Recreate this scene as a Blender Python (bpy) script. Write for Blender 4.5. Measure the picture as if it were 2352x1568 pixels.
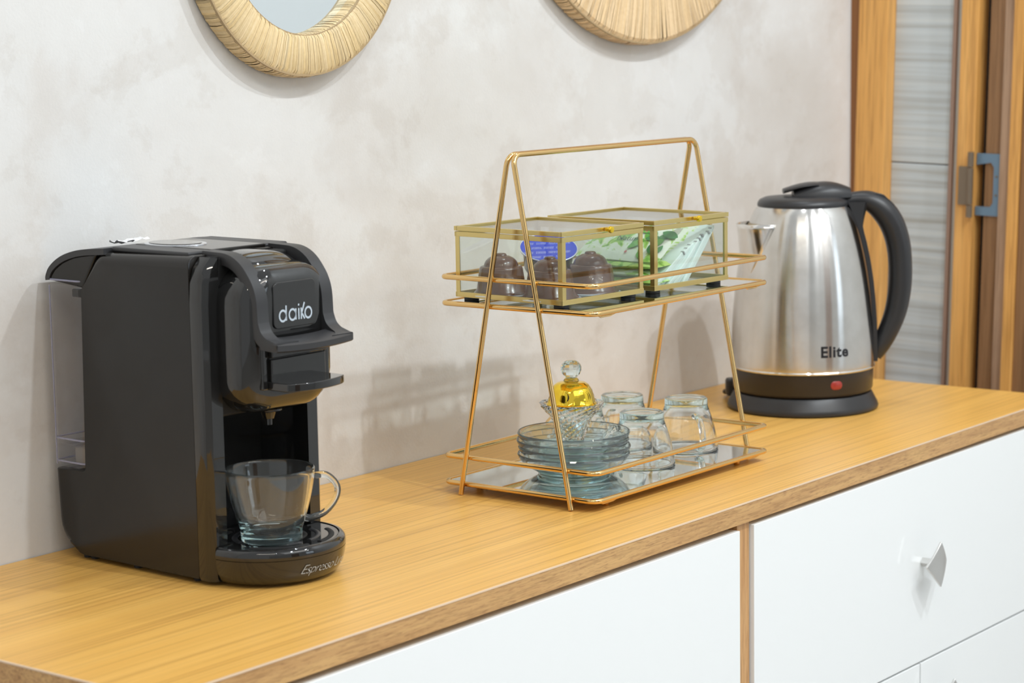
import bpy, bmesh, math, random
from mathutils import Vector, Matrix
random.seed(7)
for o in list(bpy.data.objects): bpy.data.objects.remove(o, do_unlink=True)
SC = bpy.context.scene
COL = SC.collection
R = math.radians
PI = math.pi

# ------------------------------------------------------------------ camera
def set_camera():
    yaw, pitch, roll = 0.909246530, 0.139852633, -0.0170027234
    cy, sy, cp, sp = math.cos(yaw), math.sin(yaw), math.cos(pitch), math.sin(pitch)
    f = Vector((sy*cp, cy*cp, -sp)); r = Vector((cy, -sy, 0)); u = r.cross(f)
    cr, sr = math.cos(roll), math.sin(roll)
    r2 = cr*r + sr*u; u2 = -sr*r + cr*u
    cam = bpy.data.cameras.new('camera'); o = bpy.data.objects.new('camera', cam); COL.objects.link(o)
    m = Matrix((r2, u2, -f)).transposed().to_4x4(); m.translation = Vector((0, -1.26304, 0.38))
    o.matrix_world = m
    cam.sensor_width = 36; cam.lens = 5066.64236/2352*36
    cam.clip_start = 0.05; cam.clip_end = 60
    cam.dof.use_dof = True; cam.dof.focus_distance = 1.72; cam.dof.aperture_fstop = 11
    SC.camera = o
set_camera()

# ------------------------------------------------------------------ world, lights, exposure
SC.view_settings.view_transform = 'Standard'; SC.view_settings.look = 'None'
SC.view_settings.exposure = -0.03; SC.view_settings.gamma = 1; SC.view_settings.use_curve_mapping = False
w = bpy.data.worlds.new('world'); SC.world = w; w.use_nodes = True
w.node_tree.nodes['Background'].inputs[0].default_value = (0.95, 0.985, 1.0, 1)
w.node_tree.nodes['Background'].inputs[1].default_value = 0.64
SC.cycles.caustics_reflective = True; SC.cycles.caustics_refractive = True
SC.cycles.max_bounces = 24; SC.cycles.transmission_bounces = 20; SC.cycles.glossy_bounces = 8
SC.cycles.transparent_max_bounces = 32; SC.cycles.diffuse_bounces = 4
SC.cycles.sample_clamp_indirect = 4.0; SC.cycles.blur_glossy = 0.3
SC.cycles.use_denoising = True
def lamp(name, loc, energy, size, color=(.90, .96, 1.0), target=None, shape='DISK', sy=None, spread=None):
    l = bpy.data.lights.new(name, 'AREA'); l.shape = shape; l.size = size
    if sy: l.size_y = sy
    l.energy = energy; l.color = color
    if spread: l.spread = spread
    o = bpy.data.objects.new(name, l); COL.objects.link(o); o.location = loc
    d = (Vector(target) - Vector(loc)) if target else Vector((0, 0, -1))
    o.rotation_euler = d.to_track_quat('-Z', 'Y').to_euler()
    return o
# a row of ceiling downlights in front of the sideboard, plus strip lights further into the room
lamp('downlight', (1.18, -1.46, 1.78), 11.5, .055, target=(1.18, -.1, 0))
lamp('downlight', (1.88, -1.46, 1.78), 12, .055, target=(1.85, -.1, 0))
lamp('downlight', (0.30, -1.55, 1.78), 1.8, .06, target=(.9, -.1, 0))
lamp('downlight', (1.85, -.22, 1.78), 3.2, .06, target=(1.75, -.2, 0))
lamp('downlight', (2.45, -1.35, 1.78), 25, .055, target=(2.1, 0, .3))
lamp('downlight', (0.9, -2.6, 1.78), 1.2, .06, target=(1.2, -.3, 0))
lamp('downlight', (2.1, -2.6, 1.78), 1.2, .06, target=(1.6, -.3, 0))
lamp('strip_light', (-.2, -1.3, 1.78), 6, 1.0, shape='RECTANGLE', sy=.04, target=(.8, -.6, 0), color=(1, .92, .80))
lamp('strip_light', (1.6, -2.3, 1.78), 4, 1.0, shape='RECTANGLE', sy=.04, target=(1.5, -.5, 0), color=(1, .92, .80))
lamp('soft_fill_light', (1.2, -2.4, 1.9), 12, 1.8, shape='RECTANGLE', sy=1.2, target=(1.5, -.2, -.2), color=(.97, .985, 1))  # broad soft fill added overhead, not a ceiling fixture

# ------------------------------------------------------------------ materials
def newmat(name):
    m = bpy.data.materials.new(name); m.use_nodes = True
    return m, m.node_tree.nodes, m.node_tree.links, m.node_tree.nodes['Principled BSDF']
def pm(name, col, rough=.5, metal=0, **k):
    m, n, l, b = newmat(name)
    b.inputs['Base Color'].default_value = (*col, 1); b.inputs['Roughness'].default_value = rough
    b.inputs['Metallic'].default_value = metal
    for a, v in k.items(): b.inputs[a.replace('_', ' ')].default_value = v
    return m
def ramp(n, l, src, stops):
    r = n.new('ShaderNodeValToRGB'); e = r.color_ramp.elements
    while len(e) < len(stops): e.new(.5)
    for i, (p, c) in enumerate(stops): e[i].position = p; e[i].color = (*c, 1)
    l.new(src, r.inputs[0]); return r.outputs[0]
def coords(n, l, scale=(1, 1, 1), rot=(0, 0, 0), kind='Object'):
    t = n.new('ShaderNodeTexCoord'); m = n.new('ShaderNodeMapping')
    m.inputs['Scale'].default_value = scale; m.inputs['Rotation'].default_value = rot
    l.new(t.outputs[kind], m.inputs[0]); return m.outputs[0]
def noise(n, l, vec, scale, detail=4, rough=.5, dist=0):
    x = n.new('ShaderNodeTexNoise'); x.inputs['Scale'].default_value = scale; x.inputs['Detail'].default_value = detail
    x.inputs['Roughness'].default_value = rough; x.inputs['Distortion'].default_value = dist
    l.new(vec, x.inputs['Vector']); return x.outputs['Fac']
def mix(n, l, fac, a, b, mode='MIX'):
    x = n.new('ShaderNodeMix'); x.data_type = 'RGBA'; x.blend_type = mode
    if isinstance(fac, (int, float)): x.inputs[0].default_value = fac
    else: l.new(fac, x.inputs[0])
    for s, v in ((x.inputs[6], a), (x.inputs[7], b)):
        if isinstance(v, tuple): s.default_value = (*v, 1)
        else: l.new(v, s)
    return x.outputs[2]
def bump(n, l, b, h, strength, dist=.001):
    x = n.new('ShaderNodeBump'); x.inputs['Strength'].default_value = strength; x.inputs['Distance'].default_value = dist
    l.new(h, x.inputs['Height']); l.new(x.outputs[0], b.inputs['Normal'])
def wood(name, c1, c2, c3, scale, rough=.4, pores=.0, kind='Object', streak=1.0, fm=(5, 5, 5)):
    """scale stretches the pattern: small along the grain"""
    m, n, l, b = newmat(name)
    v = coords(n, l, scale, kind=kind)
    a = noise(n, l, v, 1.0, 6, .6, .3)
    v2 = coords(n, l, (scale[0]*fm[0], scale[1]*fm[1], scale[2]*fm[2]), kind=kind)
    f = noise(n, l, v2, 1.0, 3, .6)
    base = ramp(n, l, a, [(.30, c1), (.5, c2), (.70, c3)])
    fine = ramp(n, l, f, [(.38, (1-.28*streak, 1-.31*streak, 1-.34*streak)), (.50, (1-.05*streak,)*3), (.56, (1, 1, 1))])
    c = mix(n, l, .8, base, fine, 'MULTIPLY')
    if pores:
        v3 = coords(n, l, tuple(s*p for s, p in zip(scale, (9, 4, 4))), kind=kind)
        p = noise(n, l, v3, 1.0, 2, .5)
        pc = ramp(n, l, p, [(.56, (1, 1, 1)), (.68, (.50, .40, .36))])
        c = mix(n, l, pores, c, pc, 'MULTIPLY')
    l.new(c, b.inputs['Base Color']); b.inputs['Roughness'].default_value = rough
    bump(n, l, b, f, .15, .0004)
    return m
def plaster():
    m, n, l, b = newmat('mottled_plaster')
    v = coords(n, l, (1, 1, 1))
    a = noise(n, l, v, 3.6, 9, .60, .25); c = noise(n, l, coords(n, l, (1, 1, 1.15), (.3, .2, .5)), 7.5, 10, .62, .3); d = noise(n, l, v, 400, 2, .5)
    e = noise(n, l, coords(n, l, (1, 1, 1), (.9, .1, .2)), 16, 9, .66, .2); g = noise(n, l, v, 55, 4, .6)
    base = ramp(n, l, a, [(.36, (.645, .615, .580)), (.46, (.690, .670, .645)), (.50, (.725, .718, .702)), (.62, (.755, .755, .745))])
    p1 = ramp(n, l, c, [(.42, (.940, .925, .910)), (.465, (.988, .984, .98)), (.60, (1, 1, 1))])
    p2 = ramp(n, l, e, [(.38, (.955, .945, .935)), (.43, (1, 1, 1)), (.60, (1, 1, 1)), (.65, (1.03, 1.035, 1.04))])
    p3 = ramp(n, l, g, [(.35, (.985, .985, .985)), (.6, (1, 1, 1))])
    x = mix(n, l, 1.0, base, p1, 'MULTIPLY'); x = mix(n, l, 1.0, x, p2, 'MULTIPLY'); x = mix(n, l, 1.0, x, p3, 'MULTIPLY')
    l.new(x, b.inputs['Base Color']); b.inputs['Roughness'].default_value = .55
    b.inputs['Specular IOR Level'].default_value = .3
    bump(n, l, b, d, .25, .0006)
    return m
def glass(name, col=(.93, .98, .985), rough=0.0, ior=1.5, dens=0):
    m, n, l, b = newmat(name)
    b.inputs['Base Color'].default_value = (*col, 1); b.inputs['Roughness'].default_value = rough
    b.inputs['Transmission Weight'].default_value = 1; b.inputs['IOR'].default_value = ior
    if dens:
        a = n.new('ShaderNodeVolumeAbsorption'); a.inputs[0].default_value = (.25, .86, .88, 1); a.inputs[1].default_value = dens
        l.new(a.outputs[0], n['Material Output'].inputs['Volume'])
    return m
def thin(name, tint=(.96, .98, .97), gloss_rough=.02, boost=1.0):
    m, n, l, b = newmat(name); n.remove(b)
    out = n['Material Output']
    t = n.new('ShaderNodeBsdfTransparent'); t.inputs[0].default_value = (*tint, 1)
    g = n.new('ShaderNodeBsdfGlossy'); g.inputs['Roughness'].default_value = gloss_rough
    lw = n.new('ShaderNodeLayerWeight'); lw.inputs['Blend'].default_value = .5
    pw = n.new('ShaderNodeMath'); pw.operation = 'POWER'; pw.inputs[1].default_value = 4.0; l.new(lw.outputs['Facing'], pw.inputs[0])
    mu = n.new('ShaderNodeMath'); mu.operation = 'MULTIPLY_ADD'; mu.inputs[1].default_value = .9; mu.inputs[2].default_value = .035*boost; l.new(pw.outputs[0], mu.inputs[0])
    s = n.new('ShaderNodeMixShader'); l.new(mu.outputs[0], s.inputs[0]); l.new(t.outputs[0], s.inputs[1]); l.new(g.outputs[0], s.inputs[2])
    l.new(s.outputs[0], out.inputs[0]); return m
def brushed():
    m, n, l, b = newmat('brushed_steel')
    v = coords(n, l, (1, 1, 60)); h = noise(n, l, v, 22, 4, .6)
    v2 = coords(n, l, (1, 1, 1)); s = noise(n, l, v2, 30, 5, .6)
    c = ramp(n, l, s, [(.3, (.60, .58, .55)), (.6, (.70, .685, .66))])
    l.new(c, b.inputs['Base Color'])
    b.inputs['Metallic'].default_value = 1; b.inputs['Roughness'].default_value = .21
    b.inputs['Anisotropic'].default_value = .92; b.inputs['Anisotropic Rotation'].default_value = .25
    t = n.new('ShaderNodeTangent'); t.direction_type = 'RADIAL'; t.axis = 'Z'; l.new(t.outputs[0], b.inputs['Tangent'])
    bump(n, l, b, h, .08, .0002)
    return m
def plastic_black(name, col, rough, dust=0.0, spec=.5):
    m, n, l, b = newmat(name)
    v = coords(n, l); a = noise(n, l, v, 900, 2, .5)
    b.inputs['Base Color'].default_value = (*col, 1); b.inputs['Roughness'].default_value = rough
    b.inputs['Specular IOR Level'].default_value = spec
    bump(n, l, b, a, dust, .0002)
    return m
def attr_col(name, rough, bscale=None):
    m, n, l, b = newmat(name)
    a = n.new('ShaderNodeAttribute'); a.attribute_name = 'col'
    v = coords(n, l, (1, 1, 1)); f = noise(n, l, v, 260, 3, .6)
    c = mix(n, l, .35, a.outputs['Color'], ramp(n, l, f, [(.3, (.78, .70, .60)), (.65, (1, 1, 1))]), 'MULTIPLY')
    l.new(c, b.inputs['Base Color']); b.inputs['Roughness'].default_value = rough
    return m
def leafprint(name, base, seed):
    m, n, l, b = newmat(name)
    v = coords(n, l, (1, 1, 1)); v2 = coords(n, l, (1, 1, 1), (.5, .3, seed))
    a = noise(n, l, v2, 75, 3, .5, 1.0)
    c = ramp(n, l, a, [(.50, base), (.56, (.50, .74, .20)), (.64, (.22, .50, .06)), (.76, (.05, .22, .03))])
    l.new(c, b.inputs['Base Color']); b.inputs['Roughness'].default_value = .35
    f = noise(n, l, v, 60, 3, .5); bump(n, l, b, f, .35, .002)
    return m

M = {}
M['wall'] = plaster()
M['top'] = wood('oak_worktop', (.73, .395, .095), (.785, .440, .105), (.83, .48, .125), (1.0, 45, 40), .34, streak=.95, fm=(2.6, 8, 5))
M['edge'] = wood('oak_edge', (.50, .27, .10), (.60, .345, .135), (.68, .41, .16), (10, 90, 150), .42, .45)
M['vert'] = wood('oak_divider', (.56, .29, .11), (.64, .36, .15), (.72, .43, .20), (150, 60, 7), .45, .35)
M['band'] = pm('edge_highlight_band', (.80, .60, .42), .35)
M['white'] = pm('white_lacquer', (.91, .93, .93), .10, 0)
M['dark'] = pm('hole_shade', (.025, .018, .014), .8)
M['shadowwood'] = pm('shaded_carcass_wood', (.30, .17, .08), .6)  # carcass oak with its shade put into the colour
M['satin'] = plastic_black('satin_black_plastic', (.010, .0085, .007), .17, .02, .45)
M['matte'] = plastic_black('matte_black_plastic', (.028, .028, .030), .42, .05)
M['gloss'] = pm('gloss_black_plastic', (.012, .012, .012), .05, 0, Coat_Weight=.5)
M['kplastic'] = plastic_black('kettle_black_plastic', (.022, .022, .024), .38, .08)
M['kcollar'] = plastic_black('kettle_collar_plastic', (.020, .016, .015), .32, .03)
M['gap'] = pm('seam_black', (.004, .004, .004), .7)
M['steel'] = brushed()
M['chrome'] = pm('satin_nickel', (.72, .71, .69), .22, 1)
M['polished'] = pm('polished_steel', (.75, .73, .70), .12, 1)
M['gold'] = pm('gold_wire', (.80, .54, .23), .15, 1)
M['brass'] = pm('brass_strip', (.70, .56, .235), .28, 1)
M['brightgold'] = pm('bright_gold', (.95, .66, .06), .07, 1)
M['mirror'] = pm('mirror_glass', (.84, .90, .92), .012, 1)
M['glass'] = glass('clear_glass', (.985, .998, 1), dens=10)
M['glass_teal'] = glass('pale_teal_glass', (.96, .992, 1), dens=20)
for k_, t_ in (('glass', .985), ('glass_teal', .96)): M[k_].node_tree.nodes['Principled BSDF'].inputs['Transmission Weight'].default_value = t_
M['crystal'] = glass('crystal_glass', (.975, .99, .99), 0, 1.52)
M['pane'] = thin('thin_pane', (.955, .975, .965), .01, 1.4)
M['tank'] = thin('tank_plastic', (.975, .975, .985), .05, 1.2)
M['tankedge'] = pm('tank_edge_plastic', (.62, .62, .78), .12, 0, Transmission_Weight=.6, IOR=1.3)
M['grey'] = pm('grey_plastic', (.22, .21, .20), .5)
M['orange'] = pm('orange_rubber', (.65, .10, .03), .5)
M['capsule'] = pm('brown_capsule_plastic', (.095, .036, .020), .24, 0, Coat_Weight=.3)
M['foil'] = pm('silver_foil', (.75, .80, .88), .3, .6)
M['blue'] = pm('blue_foil', (.025, .07, .62), .22, .15)
M['print_white'] = pm('white_print', (.8, .84, .92), .5)
M['silver_print'] = pm('silver_print', (.55, .62, .68), .4)
M['silver_ring'] = pm('silver_ring', (.7, .72, .76), .2, .8)
M['icon'] = pm('engraved_icon_grey', (.10, .10, .11), .35)
M['dark_print'] = pm('dark_print', (.02, .05, .045), .4)
M['black_print'] = pm('black_print', (.008, .008, .012), .4)
M['grey_print'] = pm('grey_print', (.30, .31, .32), .5)
M['red_lamp'] = pm('red_indicator', (.34, .035, .025), .25)
M['rubber'] = pm('black_rubber', (.012, .013, .015), .6)
M['raffia'] = attr_col('raffia_strands', .55)
M['paper'] = pm('white_paper', (.72, .82, .80), .45, 0)
M['leafpack'] = leafprint('leaf_print_foil', (.84, .90, .80), 0.3)
M['leafpack2'] = leafprint('green_leaf_print_foil', (.55, .80, .22), 2.1)
M['leaf'] = pm('leaf_green', (.12, .42, .05), .4); M['leaf2'] = pm('leaf_dark', (.05, .24, .06), .4)
M['berry'] = pm('berry_print', (.55, .12, .12), .4)
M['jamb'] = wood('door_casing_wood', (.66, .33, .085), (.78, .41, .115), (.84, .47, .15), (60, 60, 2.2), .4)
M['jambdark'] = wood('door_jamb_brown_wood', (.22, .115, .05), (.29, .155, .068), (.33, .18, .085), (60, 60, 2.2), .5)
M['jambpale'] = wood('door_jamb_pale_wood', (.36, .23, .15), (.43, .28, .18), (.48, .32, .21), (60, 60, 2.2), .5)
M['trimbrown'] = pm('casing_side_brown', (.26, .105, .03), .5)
M['panel'] = wood('whitewashed_board', (.42, .43, .41), (.56, .62, .65), (.66, .69, .68), (2, 1.6, 70), .35, 0, 'Object', .7, (2, 1.5, 2.4))
M['beadbrown'] = pm('bead_brown', (.33, .22, .17), .5); M['beadgrey'] = pm('bead_grey', (.50, .50, .48), .4)
M['hinge'] = pm('hinge_steel_blue', (.17, .27, .38), .4, .3); M['hinge2'] = pm('hinge_bronze', (.24, .19, .14), .35, .6)
M['floor'] = pm('floor_tile', (.55, .52, .48), .35)
M['roomwall'] = pm('room_wall_paint', (.70, .72, .73), .7)
M['doorbrown'] = pm('room_door_brown', (.22, .10, .045), .5)
m, n, l, b = newmat('added_window_glow'); b.inputs['Base Color'].default_value = (.1, .1, .1, 1)
b.inputs['Emission Color'].default_value = (.75, .88, 1, 1); b.inputs['Emission Strength'].default_value = 3.0; M['window_glow'] = m  # glow of the added window, meant for reflections

# ------------------------------------------------------------------ helpers
def meshobj(name, verts, faces, mat, parent=None, smooth=False, bevel=0, seg=2, angle=30, autosm=None):
    me = bpy.data.meshes.new(name); me.from_pydata([tuple(v) for v in verts], [], faces); me.update()
    bm = bmesh.new(); bm.from_mesh(me); bmesh.ops.recalc_face_normals(bm, faces=bm.faces[:]); bm.to_mesh(me); bm.free()
    return finish(name, me, mat, parent, smooth, bevel, seg, angle)
def finish(name, me, mat, parent, smooth=False, bevel=0, seg=2, angle=30):
    o = bpy.data.objects.new(name, me); COL.objects.link(o)
    if mat is not None:
        for x in (mat if isinstance(mat, (list, tuple)) else [mat]): me.materials.append(x)
    if parent is not None: o.parent = parent
    if smooth or bevel:
        for p in me.polygons: p.use_smooth = True
    if bevel:
        b = o.modifiers.new('bevel', 'BEVEL'); b.width = bevel; b.segments = seg; b.limit_method = 'ANGLE'; b.angle_limit = R(angle)
        b.harden_normals = False
        try:
            wn = o.modifiers.new('wn', 'WEIGHTED_NORMAL'); wn.keep_sharp = True; wn.weight = 80
        except Exception: pass
    elif smooth:
        try:
            me.set_sharp_from_angle(angle=R(smooth if smooth is not True else 40))
        except Exception: pass
    return o
def boxdata(x0, x1, y0, y1, z0, z1):
    v = [(x, y, z) for x in (x0, x1) for y in (y0, y1) for z in (z0, z1)]
    f = [(0, 1, 3, 2), (4, 6, 7, 5), (0, 4, 5, 1), (2, 3, 7, 6), (0, 2, 6, 4), (1, 5, 7, 3)]
    return v, f
def box(name, x0, x1, y0, y1, z0, z1, mat, parent=None, bevel=0, seg=2):
    v, f = boxdata(x0, x1, y0, y1, z0, z1)
    return meshobj(name, v, f, mat, parent, bevel=bevel, seg=seg)
def boxes(name, lst, mat, parent=None, bevel=0):
    V, F = [], []
    for b in lst:
        v, f = boxdata(*b); k = len(V); V += v; F += [tuple(i+k for i in q) for q in f]
    return meshobj(name, V, F, mat, parent, bevel=bevel)
def loftdata(rings, cap0=True, cap1=True, closed=False):
    n = len(rings[0]); V = [p for r in rings for p in r]; F = []
    m = len(rings)
    for i in range(m if closed else m-1):
        a, b = i*n, ((i+1) % m)*n
        for j in range(n): F.append((a+j, a+(j+1) % n, b+(j+1) % n, b+j))
    if not closed:
        if cap0: F.append(tuple(range(n))[::-1])
        if cap1: F.append(tuple(range((m-1)*n, m*n)))
    return V, F
def loft(name, rings, mat, parent=None, smooth=True, cap0=True, cap1=True, closed=False, bevel=0):
    V, F = loftdata(rings, cap0, cap1, closed)
    return meshobj(name, V, F, mat, parent, smooth=smooth, bevel=bevel)
def lathe(name, prof, mat, parent=None, n=64, smooth=True, closed=False, fn=None, loc=(0, 0, 0)):
    """prof: (r,z) list; r==0 ends collapse to a point"""
    V, F, idx = [], [], []
    for r, z in prof:
        if r < 1e-7: idx.append([len(V)]); V.append((loc[0], loc[1], z+loc[2]))
        else:
            row = []
            for j in range(n):
                a = 2*PI*j/n; rr = r if fn is None else fn(r, z, a, j)
                row.append(len(V)); V.append((rr*math.cos(a)+loc[0], rr*math.sin(a)+loc[1], z+loc[2]))
            idx.append(row)
    rng = range(len(idx) if closed else len(idx)-1)
    for i in rng:
        A, B = idx[i], idx[(i+1) % len(idx)]
        if len(A) == 1 and len(B) == 1: continue
        for j in range(n):
            k = (j+1) % n
            if len(A) == 1: F.append((A[0], B[k], B[j]))
            elif len(B) == 1: F.append((A[j], A[k], B[0]))
            else: F.append((A[j], A[k], B[k], B[j]))
    if not closed:
        if len(idx[0]) > 1: F.append(tuple(idx[0])[::-1])
        if len(idx[-1]) > 1: F.append(tuple(idx[-1]))
    return meshobj(name, V, F, mat, parent, smooth=smooth)
def tubedata(path, r, n=10, closed=False, flat=1.0, up=Vector((0, 0, 1))):
    P = [Vector(p) for p in path]; m = len(P); rings = []
    prevu = None
    rr = r if isinstance(r, (list, tuple)) else [r]*m
    for i in range(m):
        if closed: t = (P[(i+1) % m]-P[(i-1) % m])
        else: t = P[min(i+1, m-1)]-P[max(i-1, 0)]
        t.normalize()
        if prevu is None:
            a = up if abs(t.dot(up)) < .95 else Vector((1, 0, 0))
            u = (a - t*a.dot(t)).normalized()
        else: u = (prevu - t*prevu.dot(t)).normalized()
        prevu = u; v = t.cross(u)
        rings.append([P[i] + (u*math.cos(2*PI*k/n) + v*math.sin(2*PI*k/n)*flat)*rr[i] for k in range(n)])
    return loftdata(rings, closed=closed)
def tube(name, path, r, mat, parent=None, n=10, closed=False, flat=1.0, up=Vector((0, 0, 1))):
    V, F = tubedata(path, r, n, closed, flat, up)
    return meshobj(name, V, F, mat, parent, smooth=50)
def fillet(pts, rad, seg=6, closed=True):
    P = [Vector(p) for p in pts]; out = []; m = len(P)
    for i in range(m):
        if not closed and i in (0, m-1): out.append(P[i]); continue
        a, b, c = P[(i-1) % m], P[i], P[(i+1) % m]
        r = rad[i] if isinstance(rad, (list, tuple)) else rad
        d1 = (a-b).normalized(); d2 = (c-b).normalized(); ang = d1.angle(d2)
        t = min(r/math.tan(ang/2), (a-b).length*.49, (c-b).length*.49); rr = t*math.tan(ang/2)
        cen = b + (d1+d2).normalized()*(rr/math.sin(ang/2))
        s = b+d1*t-cen; e = b+d2*t-cen
        for k in range(seg+1):
            f = k/seg; th = s.angle(e)
            if th < 1e-4: v = s
            else: v = (s*math.sin((1-f)*th)+e*math.sin(f*th))/math.sin(th)
            out.append(cen+v)
    return out
def resample(path, n):
    """Catmull-Rom smoothing"""
    P = [Vector(p) for p in path]; out = []
    for i in range(len(P)-1):
        p0, p1, p2, p3 = P[max(i-1, 0)], P[i], P[i+1], P[min(i+2, len(P)-1)]
        for k in range(n):
            t = k/n
            out.append(.5*((2*p1)+(-p0+p2)*t+(2*p0-5*p1+4*p2-p3)*t*t+(-p0+3*p1-3*p2+p3)*t**3))
    out.append(P[-1]); return out
def prism(name, poly, axis, a, b, mat, parent=None, bevel=0, seg=3, smooth=False):
    """poly of 2D points; axis x: poly=(y,z); y: poly=(x,z); z: poly=(x,y)"""
    def P(p, t): return {'x': (t, p[0], p[1]), 'y': (p[0], t, p[1]), 'z': (p[0], p[1], t)}[axis]
    V, F = loftdata([[P(p, a) for p in poly], [P(p, b) for p in poly]])
    return meshobj(name, V, F, mat, parent, bevel=bevel, seg=seg, smooth=smooth)
def rrect(hx, hy, r, n=6, cx=0, cy=0):
    out = []
    for sx, sy, a0 in ((1, 1, 0), (-1, 1, 90), (-1, -1, 180), (1, -1, 270)):
        for k in range(n+1):
            a = R(a0+90*k/n); out.append((cx+sx*(hx-r)+r*math.cos(a), cy+sy*(hy-r)+r*math.sin(a)))
    return out
def empty(name, loc, rz=0, label=None, cat=None, group=None, kind=None):
    o = bpy.data.objects.new(name, None); COL.objects.link(o); o.location = loc; o.rotation_euler = (0, 0, rz)
    o.empty_display_size = .02
    tag(o, label, cat, group, kind); return o
def tag(o, label=None, cat=None, group=None, kind=None):
    if label: o['label'] = label
    if cat: o['category'] = cat
    if group: o['group'] = group
    if kind: o['kind'] = kind
    return o
def copy_tree(o, parent=None):
    c = o.copy(); COL.objects.link(c); c.parent = parent
    for ch in list(o.children): copy_tree(ch, c)
    return c
def textmesh(name, body, size, mat, parent, fn, shear=0, bold=0, subdiv=0, extrude=.00015, spacing=1.0):
    cu = bpy.data.curves.new(name+'_c', 'FONT'); cu.body = body; cu.size = size; cu.shear = shear; cu.offset = bold
    cu.align_x = 'CENTER'; cu.align_y = 'CENTER'; cu.space_character = spacing; cu.resolution_u = 4
    to = bpy.data.objects.new(name+'_c', cu); COL.objects.link(to)
    dg = bpy.context.evaluated_depsgraph_get(); me = bpy.data.meshes.new_from_object(to.evaluated_get(dg))
    bpy.data.objects.remove(to, do_unlink=True)
    bm = bmesh.new(); bm.from_mesh(me)
    if subdiv: bmesh.ops.subdivide_edges(bm, edges=[e for e in bm.edges if e.calc_length() > subdiv], cuts=2)
    bmesh.ops.triangulate(bm, faces=bm.faces[:])
    for v in bm.verts: v.co = Vector(fn(v.co.x, v.co.y))
    bm.to_mesh(me); bm.free(); me.name = name
    me.materials.clear()
    return finish(name, me, mat, parent)
def ribbon_letters(strokes, w):
    """flat strokes: list of polylines in 2D -> (verts2d, faces)"""
    V, F = [], []
    for s in strokes:
        P = [Vector(p) for p in s]; m = len(P); closed = (P[0]-P[-1]).length < 1e-9
        if closed: P = P[:-1]; m -= 1
        k0 = len(V)
        for i in range(m):
            a = P[(i-1) % m] if closed or i > 0 else P[i]; c = P[(i+1) % m] if closed or i < m-1 else P[i]
            t = (c-a).normalized(); nn = Vector((-t.y, t.x))*w/2
            V += [P[i]+nn, P[i]-nn]
        for i in range(m if closed else m-1):
            a, b = k0+2*i, k0+2*((i+1) % m); F.append((a, b, b+1, a+1))
    return V, F
def arc(cx, cy, r, a0, a1, n=20): return [(cx+r*math.cos(R(a0+(a1-a0)*k/n)), cy+r*math.sin(R(a0+(a1-a0)*k/n))) for k in range(n+1)]

# ------------------------------------------------------------------ room shell
tag(box('wall_back', -1.6, 2.28, 0, .10, -.78, 1.9, M['wall']), 'mottled beige plaster wall behind the sideboard', kind='structure')
tag(box('floor', -2.6, 5.0, -4.0, .1, -.80, -.78, M['floor']), 'pale floor', kind='structure')
tag(boxes('wall_front', [(-2.6, 0.35, -4.1, -4.0, -.78, 1.9), (1.15, 1.9, -4.1, -4.0, -.78, 1.9), (2.9, 5.0, -4.1, -4.0, -.78, 1.9), (.35, 1.15, -4.1, -4.0, 1.3, 1.9), (1.9, 2.9, -4.1, -4.0, -.78, .1), (1.9, 2.9, -4.1, -4.0, 1.4, 1.9)], M['roomwall']), 'plain painted wall on the far side of the room', kind='structure')
tag(box('added_door_2', .35, 1.15, -4.08, -4.03, -.78, 1.3, M['doorbrown']), 'brown door added in the unseen far wall for kettle reflections', kind='structure')  # unseen door, added as a dark stripe for the kettle steel to reflect
win = empty('added_window_1', (2.4, -4.05, .1), label='glowing window added in the unseen far wall for reflections', kind='structure')  # unseen window, added as a bright stripe in the reflections
box('pane', -.49, .49, -.01, .01, .01, 1.29, M['window_glow'], win)
boxes('window_frame', [(-.5, -.45, -.02, .03, 0, 1.3), (.45, .5, -.02, .03, 0, 1.3), (-.02, .02, -.02, .03, .05, 1.25), (-.45, .45, -.02, .03, 0, .05), (-.45, .45, -.02, .03, 1.25, 1.3)], M['white'], win)

# door at the right end, on the wall that turns towards the viewer; everything in it leans by about a degree
door = empty('door_1', (2.28, 0, .195), kind='structure', label='wooden door with whitewashed board panel and hinge, at the right end of the sideboard')
door.rotation_euler = (R(1.55), 0, 0)
Z0, Z1 = -.95, 1.6
box('casing_edge', -.012, .03, -.0065, .012, Z0, Z1, M['trimbrown'], door)
box('casing', -.016, .03, -.0445, -.0065, Z0, Z1, M['jamb'], door, bevel=.0015)
tag(box('board', 0.002, .02, -.1195, -.0445, .0297, Z1, M['panel'], door, bevel=.001), 'upper whitewashed board')
tag(box('board', 0.002, .02, -.1195, -.0445, Z0, .0285, M['panel'], door, bevel=.001), 'lower whitewashed board')
box('board_joint', 0.008, .018, -.1195, -.0445, .0284, .0298, M['jambdark'], door)
tag(box('bead', -.004, .02, -.1245, -.1195, Z0, Z1, M['beadbrown'], door, bevel=.001), 'brown bead')
tag(box('bead', -.001, .02, -.1335, -.1245, Z0, Z1, M['beadgrey'], door, bevel=.001), 'grey bead')
tag(box('stile', -.012, .02, -.1550, -.1335, Z0, Z1, M['jamb'], door, bevel=.001), 'orange-toned wooden stile beside the gap')
box('gap', .012, .03, -.1650, -.1550, Z0, Z1, M['rubber'], door)  # solid black strip stands for the shade inside the door gap
tag(box('jamb', -.004, .03, -.1850, -.1650, Z0, Z1, M['jambdark'], door, bevel=.001), 'brown jamb with shade in its colour')  # darker wood colour carries the shade on this jamb
tag(box('jamb', -.010, .03, -.1985, -.1850, Z0, Z1, M['jambpale'], door, bevel=.001), 'pale brown jamb step')
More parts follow.
